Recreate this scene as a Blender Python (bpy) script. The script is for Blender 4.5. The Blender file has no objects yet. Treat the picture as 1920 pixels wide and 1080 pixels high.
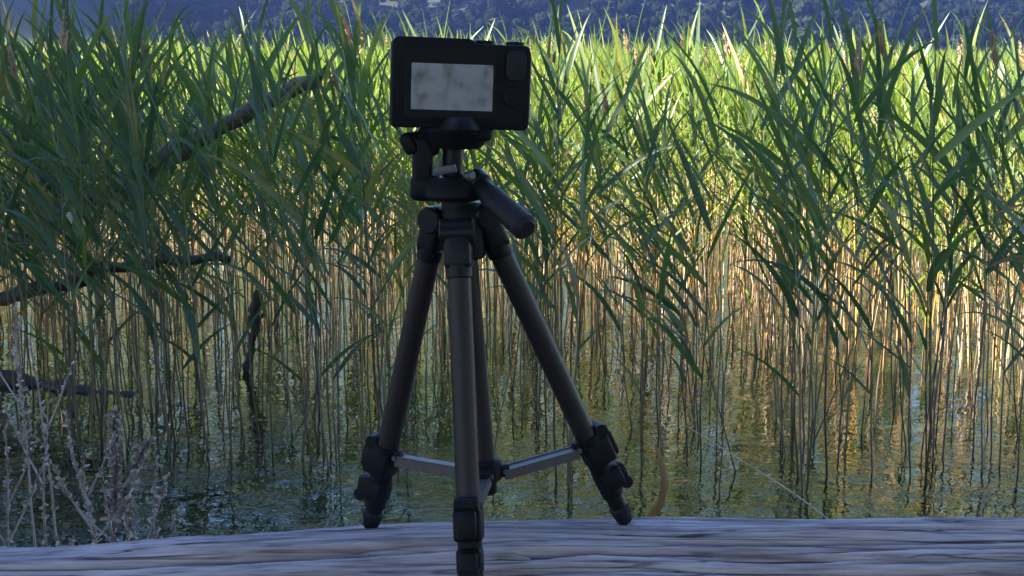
import bpy, bmesh, math, random
import numpy as np
from mathutils import Vector, Matrix, Quaternion, noise as mnoise

random.seed(7); rng = np.random.default_rng(11)
R = math.radians
scene = bpy.context.scene
COL = scene.collection

# ------------------------------------------------------------------ camera
EYE = Vector((0, 0, 1.95)); F = 2724.0; PITCH = R(9.48)
cam = bpy.data.cameras.new('camera'); cam.lens = 36 * F / 1920; cam.sensor_width = 36
cam.clip_start = 0.05; cam.clip_end = 3000
camo = bpy.data.objects.new('camera', cam); COL.objects.link(camo)
camo.location = EYE; camo.rotation_euler = (R(90) - PITCH, 0, 0)
scene.camera = camo
# ------------------------------------------------------------------ sky, sun, exposure
SUN_AZ = R(105)      # degrees to the left of the view direction (+Y)
SUN_EL = R(36)
to_sun = Vector((-math.sin(SUN_AZ) * math.cos(SUN_EL), math.cos(SUN_AZ) * math.cos(SUN_EL), math.sin(SUN_EL)))
world = bpy.data.worlds.new('World'); scene.world = world; world.use_nodes = True
wn = world.node_tree; wn.nodes.clear()
sky = wn.nodes.new('ShaderNodeTexSky'); sky.sky_type = 'NISHITA'; sky.sun_disc = False
sky.sun_elevation = SUN_EL; sky.sun_rotation = -SUN_AZ; sky.altitude = 200; sky.air_density = 1.3; sky.dust_density = 0.2; sky.ozone_density = 5.0
bg = wn.nodes.new('ShaderNodeBackground'); bg.inputs['Strength'].default_value = 0.066
wo = wn.nodes.new('ShaderNodeOutputWorld')
wn.links.new(sky.outputs[0], bg.inputs[0]); wn.links.new(bg.outputs[0], wo.inputs[0])
sun = bpy.data.lights.new('sun', 'SUN'); sun.energy = 5.0; sun.angle = R(0.5); sun.color = (1.0, 0.91, 0.76)
suno = bpy.data.objects.new('sun', sun); COL.objects.link(suno); suno.location = (-20, 0, 30)
suno.rotation_euler = to_sun.to_track_quat('Z', 'Y').to_euler()
vs = scene.view_settings
vs.view_transform = 'Standard'; vs.look = 'None'; vs.gamma = 1.0; vs.use_curve_mapping = False; vs.exposure = 3.0
cy = scene.cycles
cy.max_bounces = 6; cy.diffuse_bounces = 3; cy.glossy_bounces = 3; cy.transmission_bounces = 4; cy.volume_bounces = 0
cy.transparent_max_bounces = 6; cy.use_denoising = True; cy.sample_clamp_indirect = 6

def at(px, py, Y):
    """photograph pixel + distance ahead -> world point"""
    u = (px - 960) / F; v = (540 - py) / F
    c, s = math.cos(PITCH), math.sin(PITCH)
    d = Vector((u, c + v * s, -s + v * c))
    return EYE + d * (Y / d.y)

# ------------------------------------------------------------------ helpers
def tag(o, label=None, cat=None, group=None, kind=None):
    if label: o['label'] = label
    if cat: o['category'] = cat
    if group: o['group'] = group
    if kind: o['kind'] = kind
    return o

def link(name, me, mat=None, parent=None, smooth=True):
    if mat: me.materials.append(mat)
    if smooth: me.shade_smooth()
    o = bpy.data.objects.new(name, me); COL.objects.link(o)
    if parent: o.parent = parent
    return o

def empty(name, loc, rz=0):
    o = bpy.data.objects.new(name, None); COL.objects.link(o); o.location = loc; o.rotation_euler.z = rz
    o.empty_display_size = .1
    return o

def mesh_np(name, V, faces):
    me = bpy.data.meshes.new(name)
    V = np.asarray(V, dtype=np.float32); faces = np.asarray(faces, dtype=np.int32)
    n, k = faces.shape
    me.vertices.add(len(V)); me.vertices.foreach_set('co', V.ravel())
    me.loops.add(n * k); me.loops.foreach_set('vertex_index', faces.ravel())
    me.polygons.add(n); me.polygons.foreach_set('loop_start', np.arange(0, n * k, k, dtype=np.int32))
    me.update(calc_edges=True); me.validate()
    return me

def attr(me, name, vals):
    a = me.attributes.new(name, 'FLOAT', 'POINT'); a.data.foreach_set('value', np.asarray(vals, np.float32))

def grid_faces(nu, nv, closed_v=False):
    i = np.arange(nu - 1)[:, None]; j = np.arange(nv if closed_v else nv - 1)[None, :]
    j2 = (j + 1) % nv
    return np.stack(np.broadcast_arrays(i * nv + j, (i + 1) * nv + j, (i + 1) * nv + j2, i * nv + j2), -1).reshape(-1, 4)

def tube_arrays(pts, rad, n=8, caps=True):
    pts = [Vector(p) for p in pts]
    V = []; t0 = (pts[1] - pts[0]).normalized()
    ref = Vector((0, 0, 1)) if abs(t0.z) < .9 else Vector((1, 0, 0))
    a = t0.cross(ref).normalized()
    for i, p in enumerate(pts):
        t = (pts[min(i + 1, len(pts) - 1)] - pts[max(i - 1, 0)]).normalized()
        a = (a - t * a.dot(t)).normalized(); b = t.cross(a)
        for k in range(n):
            w = 2 * math.pi * k / n
            V.append(p + (a * math.cos(w) + b * math.sin(w)) * rad[i])
    Fc = grid_faces(len(pts), n, True).tolist()
    return [tuple(v) for v in V], Fc

def tube(name, pts, rad, mat, parent=None, n=10, off=(0, 0, 0), smooth=True):
    V, Fc = tube_arrays(pts, rad, n)
    V = [tuple(Vector(v) - Vector(off)) for v in V]
    m = len(V)
    Fc = Fc + [list(range(n))[::-1], list(range(m - n, m))]
    me = bpy.data.meshes.new(name); me.from_pydata(V, [], Fc); me.update()
    return link(name, me, mat, parent, smooth)

def bm_rbox(bm, c, size, M=None, bev=.001, seg=2):
    """bevelled box centred on c, axes from the 3x3 matrix M"""
    g = bmesh.ops.create_cube(bm, size=1)
    vs_ = g['verts']
    bmesh.ops.scale(bm, vec=size, verts=vs_)
    if bev:
        ed = list({e for v in vs_ for e in v.link_edges})
        r = bmesh.ops.bevel(bm, geom=ed, offset=bev, segments=seg, profile=.5, affect='EDGES')
        vs_ = list({v for f in r['faces'] for v in f.verts} | {v for v in vs_ if v.is_valid})
    if M is not None: bmesh.ops.transform(bm, matrix=M.to_4x4(), verts=vs_)
    bmesh.ops.translate(bm, vec=Vector(c), verts=vs_)

def bm_cyl(bm, a, b, r1, r2=None, n=20, bev=0):
    """capped cylinder or cone between two points, with an optional rounded rim"""
    a = Vector(a); b = Vector(b); r2 = r1 if r2 is None else r2
    L = (b - a).length; q = (b - a).to_track_quat('Z', 'Y').to_matrix()
    prof = [(0, 0), (r1 - bev, 0), (r1, bev), (r2, L - bev), (r2 - bev, L), (0, L)] if bev else [(0, 0), (r1, 0), (r2, L), (0, L)]
    rings = []
    for (r, h) in prof:
        if r == 0: rings.append([bm.verts.new(a + q @ Vector((0, 0, h)))])
        else: rings.append([bm.verts.new(a + q @ Vector((r * math.cos(2 * math.pi * k / n), r * math.sin(2 * math.pi * k / n), h))) for k in range(n)])
    for u, w in zip(rings, rings[1:]):
        for k in range(n):
            k2 = (k + 1) % n
            if len(u) == 1: bm.faces.new((u[0], w[k2], w[k]))
            elif len(w) == 1: bm.faces.new((u[k], u[k2], w[0]))
            else: bm.faces.new((u[k], u[k2], w[k2], w[k]))

def fin(name, bm, mat, parent=None, off=None, smooth=True):
    if off is not None: bmesh.ops.translate(bm, vec=-Vector(off), verts=bm.verts)
    bmesh.ops.recalc_face_normals(bm, faces=bm.faces)
    me = bpy.data.meshes.new(name); bm.to_mesh(me); bm.free()
    if smooth:
        me.shade_smooth()
        me.set_sharp_from_angle(angle=R(40))
    o = link(name, me, mat, parent, smooth=False)
    return o

def axes(z, x_hint=(1, 0, 0)):
    z = Vector(z).normalized(); x = Vector(x_hint); x = (x - z * x.dot(z)).normalized(); y = z.cross(x)
    return Matrix((x, y, z)).transposed()

# ------------------------------------------------------------------ materials
class NT:
    def __init__(s, name):
        s.m = bpy.data.materials.new(name); s.m.use_nodes = True; s.t = s.m.node_tree; s.t.nodes.clear()
        s.out = s.t.nodes.new('ShaderNodeOutputMaterial')
    def n(s, typ, **kw):
        nd = s.t.nodes.new(typ)
        for k, v in kw.items():
            if k.startswith('_'): setattr(nd, k[1:], v)
            else:
                key = k.replace('__', ' ')
                nd.inputs[key].default_value = v
        return nd
    def l(s, a, b): s.t.links.new(a, b)
    def ramp(s, src, stops, interp='LINEAR'):
        r = s.t.nodes.new('ShaderNodeValToRGB'); cr = r.color_ramp; cr.interpolation = interp
        while len(cr.elements) < len(stops): cr.elements.new(.5)
        for e, (p, c) in zip(cr.elements, stops):
            e.position = p; e.color = (*c, 1) if len(c) == 3 else c
        s.l(src, r.inputs[0]); return r.outputs[0]
    def math(s, op, a, b=None, clamp=False):
        m = s.t.nodes.new('ShaderNodeMath'); m.operation = op; m.use_clamp = clamp
        for i, x in enumerate((a, b)):
            if x is None: continue
            if isinstance(x, (int, float)): m.inputs[i].default_value = x
            else: s.l(x, m.inputs[i])
        return m.outputs[0]

def plain(name, col, rough=.5, metal=0, bump=0, bscale=200, var=.25, spec=.5):
    t = NT(name); tc = t.n('ShaderNodeTexCoord')
    nz = t.n('ShaderNodeTexNoise', Scale=bscale, Detail=4.0); t.l(tc.outputs['Object'], nz.inputs['Vector'])
    p = t.n('ShaderNodeBsdfPrincipled', Roughness=rough, Metallic=metal); p.inputs['Specular IOR Level'].default_value = spec
    c = t.ramp(nz.outputs[0], [(.3, tuple(x * (1 - var) for x in col)), (.7, tuple(min(1, x * (1 + var)) for x in col))])
    t.l(c, p.inputs['Base Color'])
    if bump:
        b = t.n('ShaderNodeBump', Strength=bump, Distance=.001); t.l(nz.outputs[0], b.inputs['Height']); t.l(b.outputs[0], p.inputs['Normal'])
    t.l(p.outputs[0], t.out.inputs[0]); return t.m

def leaf_mat(name, stops, trans=.42, rough=.45, spec=.25, tcol=(1.25, 1.35, .7)):
    t = NT(name)
    oi = t.n('ShaderNodeObjectInfo'); at_ = t.n('ShaderNodeAttribute', _attribute_name='tone'); tc = t.n('ShaderNodeTexCoord')
    geo = t.n('ShaderNodeNewGeometry')
    v = t.math('FRACT', t.math('ADD', oi.outputs['Random'], at_.outputs['Fac']))
    nz = t.n('ShaderNodeTexNoise', Scale=7.0, Detail=3.0); t.l(geo.outputs['Position'], nz.inputs['Vector'])
    v2 = t.math('ADD', v, t.math('MULTIPLY', t.math('SUBTRACT', nz.outputs[0], .5), .25), clamp=True)
    c = t.ramp(v2, stops)
    p = t.n('ShaderNodeBsdfPrincipled', Roughness=rough); p.inputs['Specular IOR Level'].default_value = spec
    t.l(c, p.inputs['Base Color'])
    mu = t.n('ShaderNodeMix', _data_type='RGBA', _blend_type='MULTIPLY'); mu.inputs[0].default_value = 1
    t.l(c, mu.inputs[6]); mu.inputs[7].default_value = (*tcol, 1)
    tr = t.n('ShaderNodeBsdfTranslucent'); t.l(mu.outputs[2], tr.inputs[0])
    mx = t.n('ShaderNodeMixShader'); mx.inputs[0].default_value = trans
    t.l(p.outputs[0], mx.inputs[1]); t.l(tr.outputs[0], mx.inputs[2]); t.l(mx.outputs[0], t.out.inputs[0])
    return t.m

M = {}
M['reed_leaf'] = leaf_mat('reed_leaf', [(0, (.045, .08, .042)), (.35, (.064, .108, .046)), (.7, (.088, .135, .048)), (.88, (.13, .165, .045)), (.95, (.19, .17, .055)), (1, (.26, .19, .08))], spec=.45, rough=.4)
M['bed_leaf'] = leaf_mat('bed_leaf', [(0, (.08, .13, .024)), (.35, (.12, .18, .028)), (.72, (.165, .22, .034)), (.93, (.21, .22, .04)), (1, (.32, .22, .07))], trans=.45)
M['dead_leaf'] = leaf_mat('dead_leaf', [(0, (.22, .11, .04)), (1, (.30, .17, .06))], trans=.4, tcol=(1.2, 1, .7))
M['pale_leaf'] = leaf_mat('pale_leaf', [(0, (.42, .44, .40)), (1, (.5, .5, .45))], trans=.3, tcol=(1, 1, 1))
M['tree_leaf'] = leaf_mat('tree_leaf', [(0, (.04, .08, .02)), (1, (.08, .13, .03))], trans=.3)
M['forest_leaf'] = leaf_mat('forest_leaf', [(0, (.007, .010, .006)), (.8, (.009, .013, .007)), (.92, (.014, .019, .009)), (1, (.034, .04, .017))], trans=.0, spec=.0, rough=1)  # top tones paint in sunlit crowns, dark ones the hillside's shade
M['weed'] = plain('weed', (.40, .31, .27), .9, bscale=60)
M['plume'] = plain('plume', (.42, .29, .19), .9, bscale=40)
M['bark'] = plain('bark', (.075, .06, .05), .9, bump=.8, bscale=30, var=.5)
M['limb'] = plain('limb', (.10, .085, .08), .9, bump=.8, bscale=40, var=.45)
M['wet_wood'] = plain('wet_wood', (.035, .028, .022), .6, bump=.6, bscale=40, var=.4)

def stem_material(name='reed_stem', stops=[(0, (.26, .13, .05)), (.30, (.45, .26, .09)), (.52, (.42, .28, .09)), (.72, (.17, .20, .055)), (1, (.13, .185, .045))]):
    t = NT(name); geo = t.n('ShaderNodeNewGeometry'); sx = t.n('ShaderNodeSeparateXYZ'); t.l(geo.outputs['Position'], sx.inputs[0])
    oi = t.n('ShaderNodeObjectInfo'); at_ = t.n('ShaderNodeAttribute', _attribute_name='tone')
    v = t.math('FRACT', t.math('ADD', oi.outputs['Random'], at_.outputs['Fac']))
    h = t.math('ADD', sx.outputs[2], t.math('MULTIPLY', v, .35))
    c = t.ramp(t.math('DIVIDE', h, 2.0), stops)
    nz = t.n('ShaderNodeTexNoise', Scale=9.0, Detail=3.0); t.l(geo.outputs['Position'], nz.inputs['Vector'])
    hs = t.n('ShaderNodeHueSaturation'); t.l(c, hs.inputs['Color']); t.l(t.math('ADD', t.math('MULTIPLY', v, .9), t.math('ADD', nz.outputs[0], .02)), hs.inputs['Value']); t.l(t.math('ADD', t.math('MULTIPLY', t.math('FRACT', t.math('MULTIPLY', v, 7.3)), .6), .55), hs.inputs['Saturation'])
    p = t.n('ShaderNodeBsdfPrincipled', Roughness=.45); t.l(hs.outputs[0], p.inputs['Base Color'])
    t.l(p.outputs[0], t.out.inputs[0]); return t.m
M['reed_stem'] = stem_material(); M['near_stem_shade'] = stem_material('near_stem_shade', [(0, (.09, .055, .03)), (.30, (.17, .11, .055)), (.52, (.16, .125, .055)), (.72, (.09, .12, .04)), (1, (.08, .13, .04))])  # second stem is a darker copy, shade of the near reeds painted in

def dead_stalk_material():
    return plain('dead_stalk', (.15, .085, .05), .7, bscale=12, var=.5)
M['dead_stalk'] = dead_stalk_material()

def log_material():
    t = NT('driftwood'); tc = t.n('ShaderNodeTexCoord')
    mp = t.n('ShaderNodeMapping'); mp.inputs['Scale'].default_value = (2.4, 85, 85); t.l(tc.outputs['Object'], mp.inputs[0])
    warp = t.n('ShaderNodeTexNoise', Scale=5.0, Detail=2.0); t.l(tc.outputs['Object'], warp.inputs['Vector'])
    va = t.n('ShaderNodeVectorMath', _operation='MULTIPLY_ADD'); t.l(warp.outputs['Color'], va.inputs[0]); va.inputs[1].default_value = (0, 3.0, 3.0); t.l(mp.outputs[0], va.inputs[2])
    g1 = t.n('ShaderNodeTexNoise', Scale=1.3, Detail=7.0, Roughness=.62); t.l(va.outputs[0], g1.inputs['Vector'])
    mp2 = t.n('ShaderNodeMapping'); mp2.inputs['Scale'].default_value = (9, 240, 240); t.l(tc.outputs['Object'], mp2.inputs[0])
    g2 = t.n('ShaderNodeTexNoise', Scale=1.2, Detail=4.0); t.l(mp2.outputs[0], g2.inputs['Vector'])
    bl = t.n('ShaderNodeTexNoise', Scale=6.0, Detail=4.0); t.l(tc.outputs['Object'], bl.inputs['Vector'])
    v = t.math('ADD', t.math('MULTIPLY', g1.outputs[0], .34), t.math('ADD', t.math('MULTIPLY', g2.outputs[0], .34), t.math('MULTIPLY', bl.outputs[0], .32)))
    mp3 = t.n('ShaderNodeMapping'); mp3.inputs['Scale'].default_value = (1.8, 70, 70); mp3.inputs['Location'].default_value = (3, 1, 4); t.l(tc.outputs['Object'], mp3.inputs[0])
    g3 = t.n('ShaderNodeTexNoise', Scale=1.0, Detail=2.0, Roughness=.4, Distortion=.05); t.l(mp3.outputs[0], g3.inputs['Vector'])
    line = t.ramp(t.math('ABSOLUTE', t.math('SUBTRACT', g3.outputs[0], .5)), [(0, (0, 0, 0)), (.006, (.3,) * 3), (.022, (1, 1, 1))])
    gate = t.ramp(bl.outputs[0], [(.47, (1, 1, 1)), (.60, (0, 0, 0))])
    ln = t.math('MAXIMUM', line, gate)
    c = t.ramp(v, [(.37, (.07, .05, .055)), (.44, (.19, .15, .16)), (.50, (.32, .255, .27)), (.57, (.42, .34, .355)), (.68, (.54, .44, .46))])
    mu = t.n('ShaderNodeMix', _data_type='RGBA', _blend_type='MIX'); t.l(ln, mu.inputs[0]); mu.inputs[6].default_value = (.035, .025, .03, 1); t.l(c, mu.inputs[7])
    p = t.n('ShaderNodeBsdfPrincipled', Roughness=.9); p.inputs['Specular IOR Level'].default_value = .15
    t.l(mu.outputs[2], p.inputs['Base Color'])
    b = t.n('ShaderNodeBump', Strength=.6, Distance=.0025); t.l(t.math('ADD', v, t.math('MULTIPLY', ln, .35)), b.inputs['Height']); t.l(b.outputs[0], p.inputs['Normal'])
    t.l(p.outputs[0], t.out.inputs[0]); return t.m
M['driftwood'] = log_material()

def water_material():
    t = NT('water'); geo = t.n('ShaderNodeNewGeometry')
    p = t.n('ShaderNodeBsdfPrincipled', Roughness=.03, IOR=1.6); p.inputs['Specular IOR Level'].default_value = .5
    p.inputs['Base Color'].default_value = (.016, .019, .007, 1)
    mp = t.n('ShaderNodeMapping'); mp.inputs['Scale'].default_value = (1.3, 1.3, 1); t.l(geo.outputs['Position'], mp.inputs[0])
    n1 = t.n('ShaderNodeTexNoise', Scale=2.6, Detail=2.0, Roughness=.5, Distortion=.6); t.l(mp.outputs[0], n1.inputs['Vector'])
    n2 = t.n('ShaderNodeTexNoise', Scale=13.0, Detail=2.0, Roughness=.5, Distortion=.3); t.l(mp.outputs[0], n2.inputs['Vector'])
    n3 = t.n('ShaderNodeTexNoise', Scale=1.1, Detail=1.0); t.l(geo.outputs['Position'], n3.inputs['Vector'])
    amp = t.ramp(n3.outputs[0], [(.42, (.05,) * 3), (.56, (.10,) * 3), (.68, (.3,) * 3)])
    sx = t.n('ShaderNodeSeparateXYZ'); t.l(geo.outputs['Position'], sx.inputs[0])
    shore = t.math('MULTIPLY', t.math('SUBTRACT', 7.3, sx.outputs[1], clamp=True), .45)   # wavelets where the shallows meet the bank
    n4 = t.n('ShaderNodeTexNoise', Scale=2.1, Detail=2.0); t.l(mp.outputs[0], n4.inputs['Vector'])
    amp = t.math('ADD', amp, t.math('MULTIPLY', shore, t.ramp(n4.outputs[0], [(.42, (0,) * 3), (.60, (1,) * 3)])))
    h = t.math('ADD', t.math('MULTIPLY', n1.outputs[0], .007), t.math('MULTIPLY', t.math('MULTIPLY', n2.outputs[0], .014), amp))
    b = t.n('ShaderNodeBump', Strength=1.0, Distance=1.0); t.l(h, b.inputs['Height']); t.l(b.outputs[0], p.inputs['Normal'])
    t.l(p.outputs[0], t.out.inputs[0]); return t.m
M['water'] = water_material()

def ground_material():
    t = NT('ground'); geo = t.n('ShaderNodeNewGeometry')
    n1 = t.n('ShaderNodeTexNoise', Scale=3.0, Detail=8.0, Roughness=.65); t.l(geo.outputs['Position'], n1.inputs['Vector'])
    c = t.ramp(n1.outputs[0], [(.3, (.035, .028, .018)), (.5, (.075, .06, .035)), (.7, (.05, .065, .025))])
    sx = t.n('ShaderNodeSeparateXYZ'); t.l(geo.outputs['Position'], sx.inputs[0])
    far = t.math('MULTIPLY', t.math('SUBTRACT', sx.outputs[1], 90.0), .02, clamp=True)
    mf = t.n('ShaderNodeMix', _data_type='RGBA'); t.l(far, mf.inputs[0]); t.l(c, mf.inputs[6]); mf.inputs[7].default_value = (.012, .018, .009, 1)   # undergrowth of the wooded hill
    p = t.n('ShaderNodeBsdfPrincipled', Roughness=.95); t.l(mf.outputs[2], p.inputs['Base Color'])
    b = t.n('ShaderNodeBump', Strength=.8, Distance=.03); t.l(n1.outputs[0], b.inputs['Height']); t.l(b.outputs[0], p.inputs['Normal'])
    t.l(p.outputs[0], t.out.inputs[0]); return t.m
M['ground'] = ground_material()

# ------------------------------------------------------------------ ground, water, hill
def sstep(a, b, x): 
    t = np.clip((x - a) / (b - a), 0, 1); return t * t * (3 - 2 * t)
def terrain(X, Y):
    bank = np.interp(Y, [-30, -2, 0.6, 1.5, 1.9, 3.0, 4.6, 6.0, 9], [1.8, 1.18, 1.18, 1.20, .84, .34, -.08, -.35, -.5])
    left = -.5 + 1.6 * sstep(-4.3, -6.6, X - .25 * np.sin(Y * .6)) * (1 - sstep(11.5, 15, Y))
    z = np.maximum(bank, left)
    z = z + .05 * np.sin(X * 1.3 + Y * .7) * np.cos(Y * 1.1 - X * .4)
    hill = (Y - 290) * .40
    spur = (-X - 62) * 0.9 - np.maximum(0, 210 - Y) * 1.0
    hz = np.maximum(hill, np.minimum(spur, 44)) + 3 * np.sin(X * .05) * np.cos(Y * .04)
    hz = np.minimum(hz, 44)
    return np.where(Y > 60, np.maximum(z, hz), z)
def tz(x, y): return float(terrain(np.array([float(x)]), np.array([float(y)]))[0])
gx = np.concatenate([np.linspace(-300, -30, 60), np.linspace(-28, 28, 113), np.linspace(30, 300, 60)])
gy = np.concatenate([np.linspace(-60, -4, 15), np.linspace(-3, 18, 85), np.linspace(20, 58, 14), np.linspace(61, 440, 110)])
XX, YY = np.meshgrid(gx, gy, indexing='ij')
me = mesh_np('ground', np.stack([XX, YY, terrain(XX, YY)], -1).reshape(-1, 3), grid_faces(len(gx), len(gy)))
tag(link('ground', me, M['ground']), kind='structure')
wx = np.linspace(-300, 300, 7); wy = np.linspace(3.2, 330, 5)
XX, YY = np.meshgrid(wx, wy, indexing='ij')
me = mesh_np('water', np.stack([XX, YY, XX * 0], -1).reshape(-1, 3), grid_faces(7, 5))
tag(link('water', me, M['water']), kind='structure')

# ------------------------------------------------------------------ foliage built of small leaf faces
def leaf_quads(C, size, tone, N=None):
    n = len(C)
    a = rng.normal(size=(n, 3))
    if N is not None: a -= N * (a * N).sum(1)[:, None]
    a /= np.linalg.norm(a, axis=1)[:, None]
    b = rng.normal(size=(n, 3))
    if N is not None: b = np.cross(N, a) + rng.normal(size=(n, 3)) * .12
    b -= a * (a * b).sum(1)[:, None]; b /= np.linalg.norm(b, axis=1)[:, None]
    s = size[:, None]
    V = np.stack([C - a * s, C + b * s * .45, C + a * s, C - b * s * .45], 1).reshape(-1, 3)
    return V, np.arange(4 * n).reshape(-1, 4), np.repeat(tone, 4)

def crown_points(n, rx, rz, lobes):
    """points near the surface of many overlapping lobes filling an ellipsoid"""
    d = rng.normal(size=(lobes, 3)); d /= np.linalg.norm(d, axis=1)[:, None]
    c = d * (rng.uniform(.25, .8, lobes) ** .7)[:, None] * np.array([rx, rx, rz])
    r = rng.uniform(.25, .42, lobes) * rx
    k = rng.integers(0, lobes, n)
    e = rng.normal(size=(n, 3)); e /= np.linalg.norm(e, axis=1)[:, None]
    global LAST_N
    LAST_N = e
    return c[k] + e * (r[k] * rng.uniform(.55, 1.08, n))[:, None] * np.array([1, 1, .8]), k

# the wooded hillside, one far mass
Vs = []; Fs = []; Ts = []; base = 0
def add_forest(x, y, z, h, w, n):
    global base
    P, k = crown_points(n, w, h * .46, 11)
    P += np.array([x, y, z + h * .56])
    sz = rng.uniform(.35, .7, n) * (w / 3.0)
    V, Fq, T = leaf_quads(P, sz, (rng.random() * .85 + rng.random(n) * .15), LAST_N)
    Vs.append(V); Fs.append(Fq + base); Ts.append(T); base += len(V)
for y in np.arange(255, 372, 9.0):
    half = y * .37 + 14
    for x in np.arange(-half, half, 7.5):
        xx = x + rng.uniform(-2, 2); yy = y + rng.uniform(-3, 3)
        h = rng.uniform(8, 14) * (1 if y > 270 else .75)
        add_forest(xx, yy, max(tz(xx, yy), 0) - .3, h, rng.uniform(3.2, 5.0), 800 if y < 310 else 450)
me = mesh_np('forest', np.concatenate(Vs), np.concatenate(Fs)); attr(me, 'tone', np.concatenate(Ts))
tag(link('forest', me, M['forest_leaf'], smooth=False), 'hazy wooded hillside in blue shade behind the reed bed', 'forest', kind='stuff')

# trees on the bank beside the photographer, which shade log and near reeds
def crown_mesh(n, rx, rz, lobes, size):
    P, k = crown_points(n, rx, rz, lobes)
    V, Fq, T = leaf_quads(P, rng.uniform(.7, 1.3, n) * size, rng.random(n))
    me = mesh_np('crown', V, Fq); attr(me, 'tone', T); me.materials.append(M['tree_leaf']); return me
crowns = [crown_mesh(9500, 3.0, 3.6, 26, .24), crown_mesh(9500, 3.0, 3.2, 22, .24)]
def bank_tree(x, y, h, r, label):
    z = tz(x, y) - .1
    e = empty('bank_tree', (x, y, z), random.uniform(0, 6))
    tag(e, label, 'tree', 'trees on the bank')
    th = h * .45
    tube('trunk', [(0, 0, -.2), (.05, .03, th * .4), (-.04, .1, th), (.1, .05, h * .8)], [h * .028, h * .02, h * .014, .03], M['bark'], e, 10)
    for k in range(5):
        a = k * 1.3 + random.random(); s = Vector((0, .05, th * (.55 + .1 * k)))
        d = Vector((math.cos(a), math.sin(a), 1.0)) * r * .55
        tube('limb', [s, s + d * .5 + Vector((0, 0, -.1)), s + d], [h * .009, h * .006, .012], M['bark'], e, 6)
    c = bpy.data.objects.new('crown', random.choice(crowns)); COL.objects.link(c); c.parent = e
    c.location = (0, 0, h * .60); c.scale = (r / 3, r / 3, h * .42 / 3.4)
for (x, y, h, r, lab) in [
    (-9.6, 1.6, 11.5, 2.9, 'broad leafy tree on the bank level with the near reeds'),
    (-10.2, -1.2, 12, 3.1, 'broad leafy tree on the bank level with the log'),
    (-10.5, -5.2, 12, 3.2, 'broad leafy tree on the bank behind the log'),
    (-14.5, 0.2, 14, 3.4, 'tall leafy tree in the second row of the bank'),
    (-14.8, -4.0, 14.5, 3.5, 'tall leafy tree set back from the log'),
    (-7.4, 1.2, 7.5, 2.0, 'small leafy tree at the water edge beside the log'),
    (-5.8, 6.7, 5.4, 2.0, 'low leafy tree leaning over the reeds at the shore'),
    (-7.8, 3.3, 8.0, 2.1, 'young leafy tree where the fallen limb comes ashore'),
    (-6.0, 8.9, 4.6, 1.7, 'low round tree at the shore beyond the fallen trunk'),
    (-6.5, -3.0, 9.5, 2.6, 'leafy tree close behind the log')]:
    bank_tree(x, y, h, r, lab)
for k, (x, y, h, r) in enumerate([(-5.5, -7, 12, 3.3), (-1.5, -5.5, 10, 2.9), (3.0, -6.2, 11, 3.1), (7.0, -4.8, 11, 3.2), (0.5, -10, 14, 3.6), (5.5, -10, 14, 3.6), (10, -1, 11, 3.2), (11, -7, 13, 3.5), (11.5, 4, 9, 2.6), (1.2, -2.9, 10.5, 3.2)]):
    bank_tree(x, y, h, r, 'leafy tree of the dark wood standing behind the photographer')

# ------------------------------------------------------------------ the driftwood log
LOG_Y, LOG_R = 1.225, .15
_px = [-500, 0, 280, 500, 700, 860, 1000, 1080, 1200, 1350, 1500, 1920, 2400]
_py = [1030, 1017, 1006, 997, 987, 979, 969, 967, 966, 972, 976, 978, 985]
_zc = []
for py in _py:
    al = PITCH + math.atan((py - 540) / F); lo, hi = .8, 1.7
    for _ in range(50):
        zc = (lo + hi) / 2; d = math.hypot(LOG_Y, EYE.z - zc)
        if math.atan((EYE.z - zc) / LOG_Y) - math.asin(LOG_R / d) > al: lo = zc
        else: hi = zc
    _zc.append(zc)
_X = [(p - 960) / F * 1.36 for p in _px]
lx = np.concatenate([np.linspace(-1.9, -.62, 90), np.linspace(-.615, .615, 520), np.linspace(.62, 1.9, 90)])
ph = np.concatenate([np.linspace(R(50), R(160), 190), np.linspace(R(162), R(408), 60)])
zc_x = np.interp(lx, _X, _zc)
zc_x = np.convolve(np.pad(zc_x, 12, mode='edge'), np.ones(25) / 25, mode='valid')
cracks = [(random.uniform(-.6, .6), R(random.uniform(72, 128)), random.uniform(.05, .30), random.uniform(.0010, .0030), random.uniform(-.12, .12), random.uniform(.004, .010)) for _ in range(70)]
cracks += [(-.19, R(104), .16, .004, .25, .012), (.03, R(108), .03, .004, .3, .010), (.02, R(110), .05, .003, -.1, .008), (.10, R(107), .06, .004, -.35, .010), (.30, R(101), .25, .003, .05, .009)]
V = np.zeros((len(lx), len(ph), 3))
for i, x in enumerate(lx):
    for j, p in enumerate(ph):
        cp, sp = math.cos(p), math.sin(p)
        r = LOG_R + .012 * mnoise.noise((x * 2.2, cp * 1.3, sp * 1.3)) + .006 * mnoise.noise((x * 5, cp * 4 + 7, sp * 4))
        if p < R(161):
            w = mnoise.noise((x * 3.5, p * 3, 3.3)) * .22
            r += .0014 * mnoise.noise((x * 3.2 + 5, (p + w * .5) * 17, 1.0)) + .0009 * mnoise.noise((x * 7, (p + w * .6) * 60, 9.0)) + .0007 * mnoise.noise((x * 60, p * 90, 2.0))
        V[i, j] = (x, LOG_Y + r * cp, zc_x[i] + r * sp)
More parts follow.
